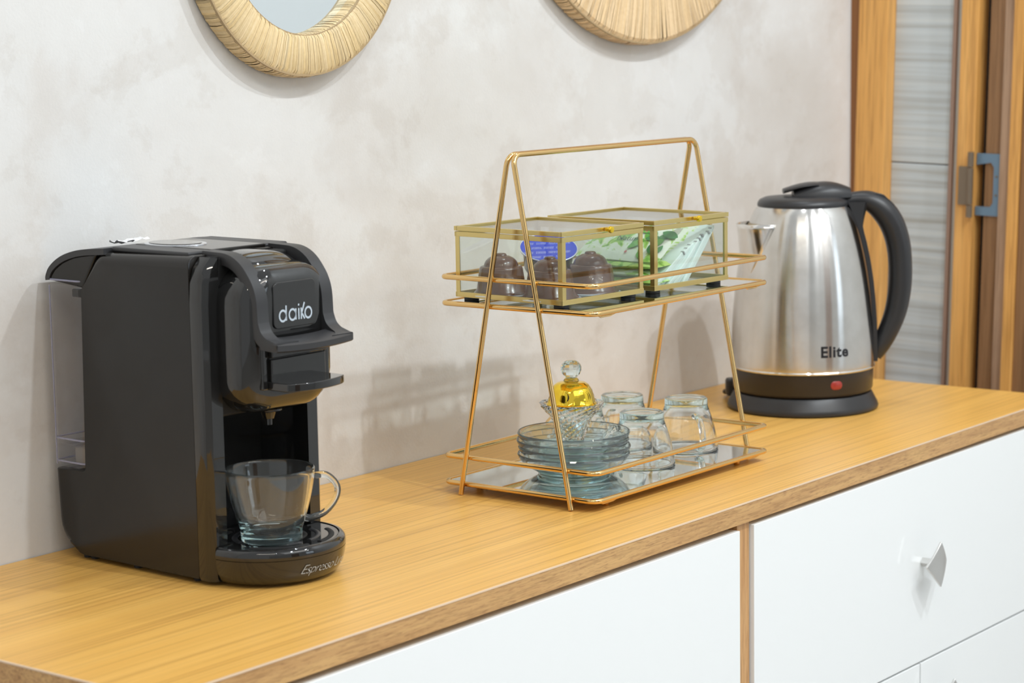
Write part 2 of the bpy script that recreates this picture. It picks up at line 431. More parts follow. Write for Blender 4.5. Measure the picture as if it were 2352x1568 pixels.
tag(box('jamb', -.016, .03, -.2110, -.1985, Z0, Z1, M['jamb'], door, bevel=.001), 'orange-toned jamb edge')
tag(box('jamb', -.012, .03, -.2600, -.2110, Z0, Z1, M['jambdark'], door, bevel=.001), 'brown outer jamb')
hz = 0.0
hg = prism('hinge', [(-.1560, .045), (-.1845, .045), (-.1845, -.0245), (-.1560, -.0245), (-.1560, -.0145), (-.1740, -.0145), (-.1770, -.0100), (-.1770, .0300), (-.1735, .0350), (-.1560, .0320)], 'x', -.0065, -.0045, M['hinge'], door)
tag(hg, 'steel-blue butt hinge')
tag(box('leaf_plate', -.0150, -.0125, -.1500, -.1385, -.0130, .0300, M['hinge2'], hg), 'bronze hinge leaf')
for a, b in ((.0300, .0465), (-.0120, .0290), (-.0265, -.0130)):
    V, F = tubedata([(-.0165, -.1535, a), (-.0165, -.1535, b)], .0035, 12)
    meshobj('knuckle', V, F, M['hinge2'], hg, smooth=50)
for z in (.020, -.001): lathe('screw', [(.0012, 0), (.0012, .0006), (0, .0008)], M['hinge2'], hg, 12).matrix_local = Matrix.Translation((-.0066, -.1805, z)) @ Matrix.Rotation(-PI/2, 4, 'Y')
tag(box('wall_right', 2.30, 2.40, -2.6, -.262, -.78, 1.9, M['roomwall']), 'painted wall beyond the door frame', kind='structure')
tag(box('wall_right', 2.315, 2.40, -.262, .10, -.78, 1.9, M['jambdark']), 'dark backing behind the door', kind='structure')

# ------------------------------------------------------------------ sideboard
CX0, CX1, CY = .848, 2.104, -.339
top = box('worktop', CX0, CX1, CY, -.0008, -.0165, 0, M['top'])
tag(top, 'long oak-laminate worktop carrying the coffee machine, rack and kettle', 'worktop')
me = top.data; me.materials.append(M['edge'])
for p in me.polygons:
    if abs(p.normal.z) < .5: p.material_index = 1
box('edge_highlight_band', CX0+.0005, CX1-.0005, CY-.0004, CY+.0008, -.0008, .0003, M['band'], top)  # pale banding also carries the highlight line along the worktop edges
box('edge_highlight_band', CX0-.0004, CX0+.0008, CY, -.001, -.0008, .0003, M['band'], top)
cab = empty('sideboard_cabinet', (1.476, -.17, -.78), label='wooden sideboard cabinet with white glossy drawer fronts under the worktop', cat='cabinet')
def cb(name, x0, x1, y0, y1, z0, z1, mat, parent=None, bevel=0):
    return box(name, x0-1.476, x1-1.476, y0+.17, y1+.17, z0+.78, z1+.78, mat, parent or cab, bevel=bevel)
cb('side_panel', .852, .868, -.335, -.002, -.78, -.017, M['vert'])
cb('side_panel', 2.088, 2.100, -.335, -.002, -.78, -.017, M['vert'])
cb('back_panel', .868, 2.088, -.010, -.002, -.74, -.017, M['shadowwood'])
cb('base_panel', .868, 2.088, -.318, -.010, -.76, -.74, M['vert'])
cb('top_rail', .868, 2.088, -.326, -.300, -.030, -.017, M['shadowwood'])
tag(cb('divider', 1.4833, 1.5012, -.335, -.012, -.74, -.017, M['vert']), 'oak-laminate upright between the drawer fronts')
def knob_mesh():
    # stem plus a concave square plate turned onto its corner; local: y towards the room is negative
    rings = []
    V, F = loftdata([[(x*.0045, -s, z*.0045) for x, z in ((1, 0), (0, 1), (-1, 0), (0, -1))] for s in (0, .0140)])
    n = 8; h = .0150; k = len(V)
    def surf(u, v, off):
        x, z = u*h, v*h; c, s = math.cos(PI/4), math.sin(PI/4)
        xh, zh = x*c-z*s, x*s+z*c
        return (xh*.93, -.0128-.0036*(1-(xh/.0212)**2)-off-.0012*(zh/.0212)**2, zh)
    for off in (0, .0022):
        for i in range(n+1):
            for j in range(n+1): V.append(surf(-1+2*i/n, -1+2*j/n, off))
    N = (n+1)**2
    def id(i, j, s): return k+s*N+i*(n+1)+j
    for i in range(n):
        for j in range(n):
            F.append((id(i, j, 0), id(i+1, j, 0), id(i+1, j+1, 0), id(i, j+1, 0)))
            F.append((id(i, j, 1), id(i, j+1, 1), id(i+1, j+1, 1), id(i+1, j, 1)))
        F.append((id(i, 0, 0), id(i, 0, 1), id(i+1, 0, 1), id(i+1, 0, 0)))
        F.append((id(i, n, 0), id(i+1, n, 0), id(i+1, n, 1), id(i, n, 1)))
        F.append((id(0, i, 0), id(0, i+1, 0), id(0, i+1, 1), id(0, i, 1)))
        F.append((id(n, i, 0), id(n, i, 1), id(n, i+1, 1), id(n, i+1, 0)))
    return V, F
KV, KF = knob_mesh()
def front(x0, x1, z0, z1, kx, kz, lab, name='drawer'):
    d = cb(name, x0, x1, -.339, -.326, z0, z1, M['white'], bevel=.0006); tag(d, lab)
    k = meshobj('knob', KV, KF, M['chrome'], d, bevel=.0005, angle=50); k.location = (kx-1.476, -.339+.17, kz+.78)
    return d
front(.8700, 1.4815, -.290, -.0215, 1.17, -.155, 'wide white drawer front left of the upright')
front(1.5030, 2.0860, -.2055, -.0205, 1.7970, -.111, 'upper white drawer front right of the upright')
front(1.5030, 1.7945, -.738, -.2075, 1.768, -.2476, 'lower white door left of the seam', 'cabinet_door')
front(1.7965, 2.0860, -.738, -.2075, 1.8276, -.2476, 'lower white door right of the seam', 'cabinet_door')
front(.8700, 1.4815, -.738, -.2920, 1.17, -.45, 'lowest white drawer front left of the upright')

# ------------------------------------------------------------------ round raffia mirrors
def raffia_mirror(name, x, z, ro, ri, th, label, warm, n=430, seed=1):
    rnd = random.Random(seed)
    t = empty(name, (x, -.002, z), label=label, cat='mirror')
    V, F, C = [], [], []
    prof0 = [(ro, 0), (ro+.0002, -th*.45), (ro-.0006, -th*.70), (ro-.0024, -th*.89), (ro-.0056, -th), ((ro+ri)/2, -th*1.03), (ri+.0050, -th), (ri+.0020, -th*.90), (ri+.0004, -th*.70), (ri, -th*.45), (ri, 0)]
    a = 0
    while a < 2*PI:
        wdt = 2*PI/n*rnd.uniform(.55, 1.6); dr = rnd.uniform(-.00035, .00035); dy = rnd.uniform(-.0003, .0003); tw = rnd.uniform(-.009, .009)
        g = rnd.random(); v = rnd.uniform(.86, 1.06)
        if rnd.random() < .03: v *= .7
        base = (.76+.05*g, .57+.07*g, .29+.09*g) if not warm else (.82+.04*g, .59+.06*g, .32+.08*g)
        k = len(V)
        for side in (0, 1):
            for i, (r, y) in enumerate(prof0):
                f = (r-ri)/(ro-ri)
                aa = a+side*wdt*1.5+tw*(f-.5)*1.6
                lift = -.00004 if side == 0 else .00004
                V.append(((r+dr)*math.sin(aa), y+(dy+lift)*(1 if y < 0 else 0), (r+dr)*math.cos(aa)))
        m = len(prof0)
        for i in range(m-1):
            F.append((k+i, k+i+1, k+m+i+1, k+m+i)); C.append(tuple(c*v for c in base))
        a += wdt
    me = bpy.data.meshes.new('raffia_rim'); me.from_pydata(V, [], F); me.update()
    at = me.attributes.new('col', 'FLOAT_COLOR', 'FACE')
    for i, c in enumerate(C): at.data[i].color = (*c, 1)
    o = finish('raffia_rim', me, M['raffia'], t, smooth=30); o['kind'] = 'stuff'; o['label'] = 'straw-coloured raffia strands wrapped over the rim'
    core = [(ri+.001, -th*.9), (ro-.001, -th*.9), (ro-.001, -.0005), (ri+.001, -.0005)]
    Vc = [(r*math.sin(2*PI*j/96), y, r*math.cos(2*PI*j/96)) for r, y in core for j in range(96)]
    Fc = [(i*96+j, i*96+(j+1) % 96, ((i+1) % 4)*96+(j+1) % 96, ((i+1) % 4)*96+j) for i in range(4) for j in range(96)]
    meshobj('rim_core', Vc, Fc, pm('rim_core_board', (.42, .30, .16), .7), t, smooth=True)
    gl = [[((ri+.003)*math.sin(2*PI*j/96), y, (ri+.003)*math.cos(2*PI*j/96)) for j in range(96)] for y in (-.004, -.001)]
    loft('mirror_glass', gl, M['mirror'], t, smooth=30)
    return t
raffia_mirror('round_mirror', 1.333, .4692, .1242, .0885, .018, 'small round mirror with pale straw raffia rim, above the coffee machine', False, 720, 3)
raffia_mirror('round_mirror', 1.829, .597, .233, .150, .018, 'larger round mirror with warm tan raffia rim, above rack and kettle', True, 1300, 5)

# ------------------------------------------------------------------ coffee machine
cm = empty('capsule_coffee_machine', (1.1115, -.0326, 0), R(-1.95), 'black capsule coffee machine with clear water tank at the left end of the worktop', 'coffee machine')
W2 = .055
P = lambda pts: [(-s, z) for s, z in pts]
body = [(v.x, v.y) for v in fillet([(-p[0], p[1], 0) for p in [(.006, .004), (-.0210, .012), (-.0235, .0655), (.0135, .0665), (.0175, .2005), (.0360, .2285), (.1325, .2305), (.1325, .004)]], [.02, .022, .001, .003, .002, .012, .001, .001], 5)]
def housing():
    full = body; notch = []
    for y, z in body:
        notch.append((y, z))
    def off(p, d):
        y, z = p; s_ = -y
        if z > .215: z -= d*min(1, (z-.205)/.02)
        if s_ < -.012: y -= d
        if z < .03 and s_ < 0: z += d*.6
        return (y, z)
    V, F = [], []
    def addrings(rings):
        v, f = loftdata(rings); k = len(V); V.extend(v); F.extend([tuple(a+k for a in q) for q in f])
    rr = .0075
    for sx in (-1, 1):
        rings = []
        for k in range(8):
            a = PI/2*k/7; x = W2-rr+rr*math.cos(a)  # from outer face inwards
            rings.append([(sx*(W2-rr*(1-math.cos(a))), *off(p, rr*(1-math.sin(a)))) for p in full])
        rings.reverse()
        rings = [[(sx*x_, *off(p, d)) for p in full] for x_, d in [(W2-rr+rr*math.sin(PI/2*k/7), rr*(1-math.cos(PI/2*k/7))) for k in range(8)]]
        rings.insert(0, [(sx*.0445, *p) for p in full])
        addrings(rings)
    core = [(y, z) for y, z in full if not (z < .01 and -y > .09)]
    # find the place where the front-bottom corner was and step round the bay
    core2 = []
    for y, z in full:
        if z < .01 and -y > .1:
            if not core2 or core2[-1] != (-.0965, .004): core2 += [(-.1325, .1255), (-.0965, .1255), (-.0965, .004)]
            continue
        core2.append((y, z))
    addrings([[(-.0445, *p) for p in core2], [(.0445, *p) for p in core2]])
    return meshobj('housing', V, F, M['satin'], cm, smooth=35)
housing()
# glossy front frame, cavity left open between two columns
def column(sx):
    pts = [(sx*(W2+.0006), -.1335), (sx*(W2+.0008), -.1400), (sx*(W2-.0004), -.1445), (sx*(W2-.0040), -.1474), (sx*.0410, -.1476), (sx*.0405, -.1335)]
    return pts
for sx in (-1, 1):
    rings = []
    for z, ins in ((.003, .0015), (.006, 0), (.198, 0), (.212, .0012), (.222, .004), (.2295, .011)):
        rings.append([(x-sx*min(ins, .0115)*(1 if abs(x) > .046 else 0), y, z) for x, y in column(sx)])
    tag(loft('front_column', rings, M['gloss'], cm, smooth=35), 'glossy black column beside the cup bay')
box('front_header', -.0435, .0435, -.1465, -.1335, .118, .2295, M['gap'], cm, bevel=.002)
# cup bay
box('cup_bay_back', -.043, .043, -.0985, -.0965, .004, .125, M['gloss'], cm)
box('cup_bay_wall', -.0445, -.0405, -.1335, -.0985, .004, .125, M['gloss'], cm)
box('cup_bay_wall', .0405, .0445, -.1335, -.0985, .004, .125, M['gloss'], cm)
box('cup_bay_roof', -.043, .043, -.1335, -.0985, .1225, .1255, M['matte'], cm)
# brew head: rounded housing hanging over the bay
def outline(ins):
    hx = .0435-ins; top, bot = .2235-ins, .1195+ins
    rt, rb = max(.027-ins*.6, .006), max(.024-ins*.6, .006); out = []
    for sx, zc, rr, a0 in ((1, top, rt, 0), (-1, top, rt, 90), (-1, bot, rb, 180), (1, bot, rb, 270)):
        for k in range(9):
            a = R(a0+90*k/8); zz = zc-rr if zc == top else zc+rr
            out.append((sx*(hx-rr)+rr*math.cos(a), zz+rr*math.sin(a)))
    return out
rings = []
for s, ins in ((.130, .0015), (.134, .0015), (.1475, .0), (.1600, 0), (.1675, .0006), (.1730, .0028), (.1765, .0065), (.1785, .0115), (.1790, .016)):
    rings.append([(x, -s+ (0 if z > .15 else (.150-z)*.16*(s-.13)/.05), z) for x, z in outline(ins)])
tag(loft('brew_head', rings, M['gloss'], cm, smooth=60), 'glossy black rounded brew head')
def sweep(name, prof, th, xa, xb, mat, bevel=.0008, par=cm):
    p3 = [Vector((-s, z, 0)) for s, z in prof] if len(prof) > 12 else resample([(-s, z, 0) for s, z in prof], 4); n = len(p3); inner = []
    for i, p in enumerate(p3):
        t = (p3[min(i+1, n-1)]-p3[max(i-1, 0)]).normalized(); inner.append(p+Vector((t.y*-1, t.x, 0))*-th*-1 if False else p + Vector((t.y, -t.x, 0))*th*SGN)
    poly = [(p.x, p.y) for p in p3]+[(p.x, p.y) for p in inner[::-1]]
    return prism(name, poly, 'x', xa, xb, mat, par, smooth=35)
SGN = -1
prof = [(v.x, v.y) for v in fillet([(.128, .2328, 0), (.161, .2318, 0), (.1798, .2085, 0), (.1808, .186, 0)], .034, 8, closed=False)]
# centre panel (glossy) and its recessed badge plate
pan = [(s-.0020, z-.0016) for s, z in prof[:-1]]+[(.1793, .1790)]
pp = [Vector((-a, b, 0)) for a, b in pan]; rings = []
for i in range(21):
    x = -.0258+.0516*i/20; d = .0030*(x/.0258)**2+.0035*abs(x/.0258)**8; outer = []; inner = []
    for k, p in enumerate(pp):
        t = (pp[min(k+1, len(pp)-1)]-pp[max(k-1, 0)]).normalized(); nn = Vector((t.y, -t.x, 0))*-1
        if nn.y > 0: nn = -nn
        if abs(nn.y) < .05: nn = Vector((1, 0, 0))
        q = p+nn*d; r_ = p+nn*.012; outer.append((x, q.x, q.y)); inner.append((x, r_.x, r_.y))
    rings.append(outer+inner[::-1])
cp_ = loft('centre_panel', rings, M['gloss'], cm, smooth=50); tag(cp_, 'glossy black centre panel')
bp = prism('badge_plate', rrect(.0205, .0160, .004, 5, 0, .1955), 'y', -.1798, -.1780, M['gloss'], cm, bevel=.0005)
# lever: two side arms running over the shoulder, joined by the lip
def lever():
    n = 0; V, F = [], []
    full = [(-s, z) for s, z in prof]+[(-.1835, .1795), (-.1885, .1755), (-.1940, .1735), (-.1990, .1728)]
    p3 = [Vector((a, b, 0)) for a, b in full[:len(prof)-1]]+resample([(a, b, 0) for a, b in full[len(prof)-1:]], 5); m = len(p3)
    for sx in (-1, 1):
        rings = []
        for i, p in enumerate(p3):
            t = (p3[min(i+1, m-1)]-p3[max(i-1, 0)]).normalized(); nn = Vector((t.y, -t.x, 0))
            if nn.x > 0 and nn.y > 0: pass
            nn = -nn if (nn.y > .3 or (abs(nn.y) <= .3 and nn.x < 0)) else nn
            f = i/(m-1); tk = .0085*(1-max(0, f-.75)/.25*.45)
            q = p+nn*tk
            k = max(0, (f-.78)/.22)
            xi = .0262-.010*k*k
            rings.append([(sx*xi, p.x, p.y), (sx*.0368, p.x, p.y), (sx*.0375, (p.x*.8+q.x*.2), p.y*.8+q.y*.2), (sx*.0368, q.x, q.y), (sx*xi, q.x, q.y)])
        v, f_ = loftdata(rings); k = len(V); V += v; F += [tuple(a+k for a in q) for q in f_]
    # lip across the bottom, slightly bowed forward
    rings = []
    for i in range(25):
        x = -.0368+.0736*i/24; u = x/.0368
        fr = -.2030+.0035*u*u; bk = -.1825; zt = .1722; arch = .0010*(1-u*u)
        rings.append([(x, bk, zt+.0016+.0035*abs(u)**3), (x, fr+.002, zt+.0006-arch), (x, fr, zt-.0006-arch), (x, fr, zt-.0046-arch), (x, fr+.0015, zt-.0056-arch), (x, bk, zt-.0046)])
    v, f_ = loftdata(rings); k = len(V); V += v; F += [tuple(a+k for a in q) for q in f_]
    return meshobj('lever', V, F, M['matte'], cm, smooth=38)
tag(lever(), 'matte black lever with two side arms and a front lip')
# block under the lever with the small pull-out shelf
box('capsule_door', -.0265, .0265, -.1835, -.168, .1605, .1680, M['gloss'], cm, bevel=.0008)
box('capsule_door', -.0262, .0262, -.1822, -.168, .1410, .1596, M['gloss'], cm, bevel=.0008)
box('door_cheek', -.0325, -.0272, -.1795, -.165, .1385, .1675, M['gloss'], cm, bevel=.001)
box('door_cheek', .0272, .0325, -.1795, -.165, .1385, .1675, M['gloss'], cm, bevel=.001)
sh = [(-.0275, -.170), (-.0275, -.188)]+[(-.0275+.055*i/12, -.1985-.0075*math.sin(PI*i/12)**.7) for i in range(0, 13)]+[(.0275, -.188), (.0275, -.170)]
tag(prism('pull_tab', sh, 'z', .1382, .1440, M['gloss'], cm, bevel=.0008), 'glossy black pull tab under the lever')
lathe('spout', [(.0, .1245), (.0105, .1245), (.0100, .1180), (.0055, .1165), (.0040, .1120), (.0026, .1115), (.0026, .1075), (0, .1075)], M['gloss'], cm, 24, loc=(0, -.150, 0))
# logo strokes
def logo():
    r, wd = 1.0, .36; S = []
    x = 0
    S += [arc(x, r, r-.05, 0, 360), [(x+r-.05, 0.1), (x+r-.05, 2.75)]]                       # d
    x = 2.75; S += [arc(x, r, r-.05, 0, 360), [(x+r-.05, 0.02), (x+r-.05, 2.0)]]                # a
    x = 4.55; S += [[(x, 0), (x, 1.98)], [(x-.02, 2.42), (x+.02, 2.75)]]                      # i
    x = 5.25; S += [[(x, 0), (x, 2.0)], [(x+.12, 1.05), (x+.95, 2.9)], [(x+.1, 1.1), (x+.95, 0)]]   # k
    x = 7.25; S += [arc(x, r, r-.05, 0, 360)]                                                 # o
    V, F = ribbon_letters(S, wd); sc = .0334/8.45
    return [((v.x+1)*sc-.0167, v.y*sc) for v in V], F
LV, LF = logo()
meshobj('logo_print', [(x*.86-.0012, -.1801, z+.1842) for x, z in LV], LF, M['silver_print'], cm)
# top cover
for nm_, a in (('top_plate', (-.0480, -.0262, .0445, .1255)), ('top_plate', (.0262, .0480, .0445, .1255))):
    o = box(nm_, a[0], a[1], -a[3], -a[2], .2290, .2324, M['matte'], cm, bevel=.0012)
box('top_plate', -.0258, .0258, -.1255, -.0445, .2290, .2327, M['satin'], cm, bevel=.0008)
ring = [(-.010+.0190*math.cos(2*PI*k/48), -.070+.0260*math.sin(2*PI*k/48)) for k in range(48)]
tag(prism('button_ring', ring, 'z', .2300, .2334, M['silver_ring'], cm, bevel=.0004), 'silver ring round the control button')
ring = [(-.010+.0158*math.cos(2*PI*k/48), -.070+.0225*math.sin(2*PI*k/48)) for k in range(48)]
tag(prism('button', ring, 'z', .2330, .2339, M['gloss'], cm, bevel=.0004), 'oval glossy control button')
# rear cap above the tank
capo = [(-.0240, .2050), (-.0238, .2085), (-.0195, .2150), (-.0100, .2215), (.002, .2262), (.018, .2295), (.0425, .2315)]
sweep('tank_lid', capo, .0045, -W2+.0012, W2-.0012, M['matte'], .001)
cap2 = [(.0222, .2050), (.0205, .2085), (.0150, .2145), (.0055, .2200), (-.008, .2245), (-.026, .2270), (-.034, .2275), (-.0185, .2035), (-.0165, .2010)]
tag(prism('tank_cap', cap2, 'x', -W2+.0022, W2-.0022, M['satin'], cm, bevel=.003, seg=3), 'black cap closing the tank')
# tank: clear shell with a sill, a grey filter and an orange valve
def tank_rings(ins, z0, z1):
    out = []
    for z in (z0, z0+.003, z1):
        f = (z-.066)/.136; yb = .0232-ins; yf = -(.0132+.0035*f)+ins; e = .003 if z == z0 else 0
        pts = rrect(W2-.001-ins-e*.3, (yb-yf)/2-e*.3, .006, 4, 0, (yb+yf)/2); out.append([(x, y, z) for x, y in pts])
    return out
tag(loft('water_tank', tank_rings(0, .0672, .2030), M['tank'], cm, smooth=40, cap1=False), 'clear plastic water tank')
for z in (.0674, .0845, .2020):
    p = tank_rings(.0004, z, z+.004)[-1]; tag(tube('tank_rim', p, .0007, M['tankedge'], cm, 6, closed=True), 'pale violet tank edge')
for x, y in ((-W2+.0025, .0215), (-W2+.0025, -.0135)):
    tube('tank_rim', [(x, y, .0685), (x, y-.003*(1 if y < 0 else 0), .2015)], .0006, M['tankedge'], cm, 6)
loft('tank_sill', [tank_rings(.0015, .0835, .2)[0], tank_rings(.0015, .0848, .2)[0]], M['tank'], cm, smooth=30)
box('filter_block', -.049, .030, -.0105, .006, .0690, .0830, M['grey'], cm, bevel=.002)
lathe('valve', [(0, .0850), (.0042, .0850), (.0042, .0895), (.003, .0900), (.003, .0935), (0, .0935)], M['orange'], cm, 20, loc=(-.044, -.0085, 0))
box('tank_clip', -.0536, -.0480, -.0160, -.0050, .1945, .2005, M['satin'], cm, bevel=.001)
# white bow of crumpled film inside the tank
# drip tray
def tray_ring(k, z, dy=0):
    out = []
    for i in range(33):
        a = PI*i/32; out.append((.0543*k*math.cos(a), -.1490-.0515*k*math.sin(a)+dy, z))
    out += [(-.0400*k, -.1485, z), (-.0400*k, -.105, z), (.0400*k, -.105, z), (.0400*k, -.1485, z)]
    return out
rings = [tray_ring(k, z) for k, z in ((.86, .0025), (.91, .0045), (.960, .0095), (.985, .0150), (.995, .0200))]
tag(loft('drip_tray', rings, M['gloss'], cm, smooth=50), 'rounded glossy black drip tray')
rings = [tray_ring(k, z) for k, z in ((.995, .0204), (1.0, .0225), (.99, .0255), (.955, .0276), (.915, .0280), (.905, .0268), (.90, .0262))]
loft('tray_rim', rings, M['gloss'], cm, smooth=50)
gr = [[(x*.895, (y+.149)*.895-.149, z) for x, y, z in tray_ring(1, zz)] for zz in (.0262, .0274)]
g = loft('drip_grid', gr, M['gloss'], cm, smooth=20)
for rr, a0, a1 in ((.041, 200, 262), (.041, 278, 340), (.041, 20, 75), (.041, 105, 160), (.031, 190, 262), (.031, 278, 350), (.031, 10, 80), (.031, 100, 170), (.021, 195, 260), (.021, 280, 345), (.021, 20, 160)):
    pts = [(rr*.98*math.cos(R(a0+(a1-a0)*k/14)), -.154+rr*.92*math.sin(R(a0+(a1-a0)*k/14)), .0275) for k in range(15)]
    V, F = tubedata(pts, .0021, 8, flat=1, up=Vector((0, 0, 1)))
    V = [(v[0], v[1], .0275+(v[2]-.0275)*.35) for v in V]
    meshobj('grid_rib', V, F, M['gap'] if rr != .031 else M['matte'], g, smooth=40)
def tray_text(x, y):
    # wrap on the tray front: x runs along the curve
    a = PI/2 - (x+.0035)/.0515
    k = .9760+4.5*y
    return (.0543*k*math.cos(a)*1.004, -.1490-.0515*k*math.sin(a)*1.006-.0002, .0120+y)
textmesh('script_print', 'Espresso Line', .0094, M['silver_print'], cm, tray_text, shear=.6, bold=-.00022, subdiv=.002, spacing=.88)
for x, s in ((-.046, .002), (-.046, .010), (-.046, .058), (-.046, .122), (.046, .010), (.046, .122)):
    lathe('foot', [(0, 0), (.0035, 0), (.0038, .0055), (0, .0055)], M['rubber'], cm, 16, loc=(x, -s, 0))
# engraved warning icon on the bay wall
bars = []
def strokes_yz(S, w): 
    V, F = ribbon_letters(S, w); return V, F
V, F = strokes_yz([[(0, 0), (.016, 0), (.016, .024), (0, .024), (0, 0)], [(.0045, .0135), (.0120, .0135), (.00825, .0205), (.0045, .0135)], [(.00825, .0150), (.00825, .0185)],
                   [(.001, .0070), (.007, .0085), (.015, .0110)], [(.001, .0040), (.009, .0045), (.015, .0055)]], .0006)
meshobj('warning_icon', [(-.0405+v.x, -.0987, .086+v.y) for v in V], F, M['icon'], cm)

film = empty('plastic_film_scrap', (1.130, -.043, .2290), R(20), 'scrap of crumpled clear-white film lying on the back of the coffee machine', 'film')
V, F = [], []
for i in range(15):
    for j in range(5):
        u = i/14; x = -.030+.045*u; y = .010+.008*j/4
        V.append((x, y+.002*math.sin(i*1.7), .0012+.0010*math.sin(i*1.3+j*2)+(.0016*max(0, (.14-u)/.14)**1.5)))
for i in range(14):
    for j in range(4): F.append((i*5+j, i*5+j+1, i*5+j+6, i*5+j+5))
fm = meshobj('film_sheet', V, F, pm('white_film', (.85, .85, .86), .3, 0), film, smooth=60)

# ------------------------------------------------------------------ glass cups
def cup_prof(rim, base, h, t=.0018, floor=.0065):
    o = [(0, .0006), (base*.55, .0006), (base*.82, .0002), (base*.93, 0), (base, .0010), (base*1.01, .0045), (base*1.02, h*.17), (base*1.08, h*.24)]
    for k in range(1, 11):
        f = k/10; z = h*(.24+.76*f); o.append((base*1.08+(rim-base*1.08)*(1-(1-f)**1.55), z))
    o[-1] = (rim, h-.0008); o.append((rim-t*.5, h))
    inn = []
    for k in range(10, 0, -1):
        f = k/10; z = h*(.24+.76*f); inn.append((base*1.08+(rim-base*1.08)*(1-(1-f)**1.55)-t, z-(.0008 if k == 10 else 0)))
    inn += [(base*.93, h*.235), (base*.80, floor+.0004), (base*.5, floor-.0003), (0, floor-.0006)]
    return o+inn
def handle_path(rim, h, ext):
    if h > .05: h *= .94
    return resample([(rim*.945, 0, h*.90), (rim*1.0+ext*.45, 0, h*.90), (rim*.98+ext*.88, 0, h*.74), (rim*.93+ext*.92, 0, h*.55), (rim*.80+ext*.72, 0, h*.36), (rim*.72+ext*.30, 0, h*.285), (rim*.735, 0, h*.30)], 5)
def glass_cup(loc, rz, inverted, rim, base, h, ext, label, group=None, mat='glass'):
    t = empty('glass_cup', loc, rz, label, 'cup', group)
    b = lathe('bowl', cup_prof(rim, base, h), M[mat], t, 72, smooth=50)
    p = handle_path(rim, h, ext); n = len(p)
    hd = tube('handle', p, [.0027+.0006*abs(2*i/(n-1)-1) for i in range(n)], M[mat], t, 14, flat=.8, up=Vector((0, 1, 0)))
    if inverted:
        t.rotation_euler = (PI, 0, rz); t.location = (loc[0], loc[1], loc[2]+h)
    return t
glass_cup((1.0955, -.1925, .0276), R(-38), False, .0316, .0215, .0520, .0185, 'clear glass espresso cup standing upright on the drip tray of the coffee machine')
TZ = .0102
glass_cup((1.5360, -.2065, TZ), R(148-0), True, .0284, .0188, .0458, .013, 'upturned glass cup nearest the front rail of the lower tray, right beside the saucers', 'upturned glass cups')
glass_cup((1.6170, -.1985, TZ), R(-125), True, .0284, .0188, .0458, .013, 'upturned glass cup at the far right end of the lower tray, handle towards the viewer', 'upturned glass cups')
glass_cup((1.6000, -.1412, TZ), R(60), True, .0284, .0188, .0458, .010, 'upturned glass cup in the back row, behind the front pair of cups', 'upturned glass cups')
glass_cup((1.5390, -.1395, TZ), R(100), True, .0284, .0188, .0458, .010, 'upturned glass cup half hidden behind the crystal sugar jar', 'upturned glass cups')

# ------------------------------------------------------------------ saucers
SX, SY = 1.4745, -.1790
def saucer_prof():
    o = [(0, .0010), (.024, .0008), (.0275, 0), (.0300, .0002), (.0315, .0022), (.0385, .0062), (.0440, .0105), (.0468, .0145), (.0476, .0168), (.0470, .0180)]
    i = [(.0462, .0172), (.0448, .0145), (.0420, .0110), (.0370, .0074), (.0300, .0042), (.0270, .0030), (.0, .0028)]
    return o+i
where = ['lowest glass saucer of the stack, standing on the mirror tray', 'second glass saucer from the bottom of the stack', 'second glass saucer from the top of the stack', 'topmost glass saucer of the stack, under the sugar jar']
s0 = None
for k in range(4):
    if s0 is None:
        s0 = lathe('glass_saucer', saucer_prof(), M['glass_teal'], None, 80, smooth=40); o = s0
    else: o = s0.copy(); COL.objects.link(o)
    o.location = (SX+[0, .0006, -.0005, .0003][k], SY+[0, -.0004, .0005, 0][k], TZ+.0001+.0059*k)
    tag(o, where[k], 'saucer', 'stacked glass saucers')

# ------------------------------------------------------------------ crystal jar with gold dome lid
jz = TZ+.0177+.0032
jar = empty('sugar_jar', (SX+.0025, SY+.0035, jz), 0, 'small cut-crystal jar with gold dome lid and glass ball knob, on top of the saucers', 'jar')
H = .0385
def jr(z):
    f = z/H
    pts = [(0, .0118), (.06, .0115), (.12, .0098), (.18, .0100), (.30, .0118), (.48, .0142), (.62, .0160), (.72, .0190), (.84, .0235), (.95, .0268), (1, .0270)]
    for (a, b), (c, d) in zip(pts, pts[1:]):
        if f <= c: return b+(d-b)*(f-a)/(c-a)
    return pts[-1][1]
NC = 28; prof_o = [(jr(H*k/16), H*k/16) for k in range(17)]
def facet(r, z, a, j):
    k = round(z/H*16)
    if k <= 2: return r
    if k <= 10: return r*(1+(.06 if (j+k) % 2 == 0 else -.04))
    return r*(1+(.02 if (j+k) % 2 == 0 else -.02))
prof_j = [(0, 0)]+prof_o+[(.0240, H-.001), (.0205, H*.86), (.0150, H*.68), (.0110, H*.45), (.0085, H*.25), (0, H*.22)]
V, F = [], []
jo = lathe('jar_bowl', prof_j, M['crystal'], jar, NC, smooth=False, fn=lambda r, z, a, j: facet(r, z, a, j) if abs(r-jr(z)) < 1e-6 else r)
dz = H-.001
dome = [(.0206, -.0020), (.0214, 0), (.0206, .0010), (.0198, .0014), (.0188, .0050), (.0177, .0090), (.0162, .0128), (.0142, .0160), (.0118, .0178), (.0090, .0184), (.0064, .0186), (.0056, .0192), (.0050, .0196), (0, .0196)]
lid = lathe('lid', dome, M['brightgold'], jar, 96, smooth=35, fn=lambda r, z, a, j: r*(1+.03*abs(math.cos(3*(a+R(159))))*(1 if .001 < z < .017 else 0)), loc=(0, 0, dz))
tag(lid, 'shiny gold dome lid with dark crescent patches for holes')
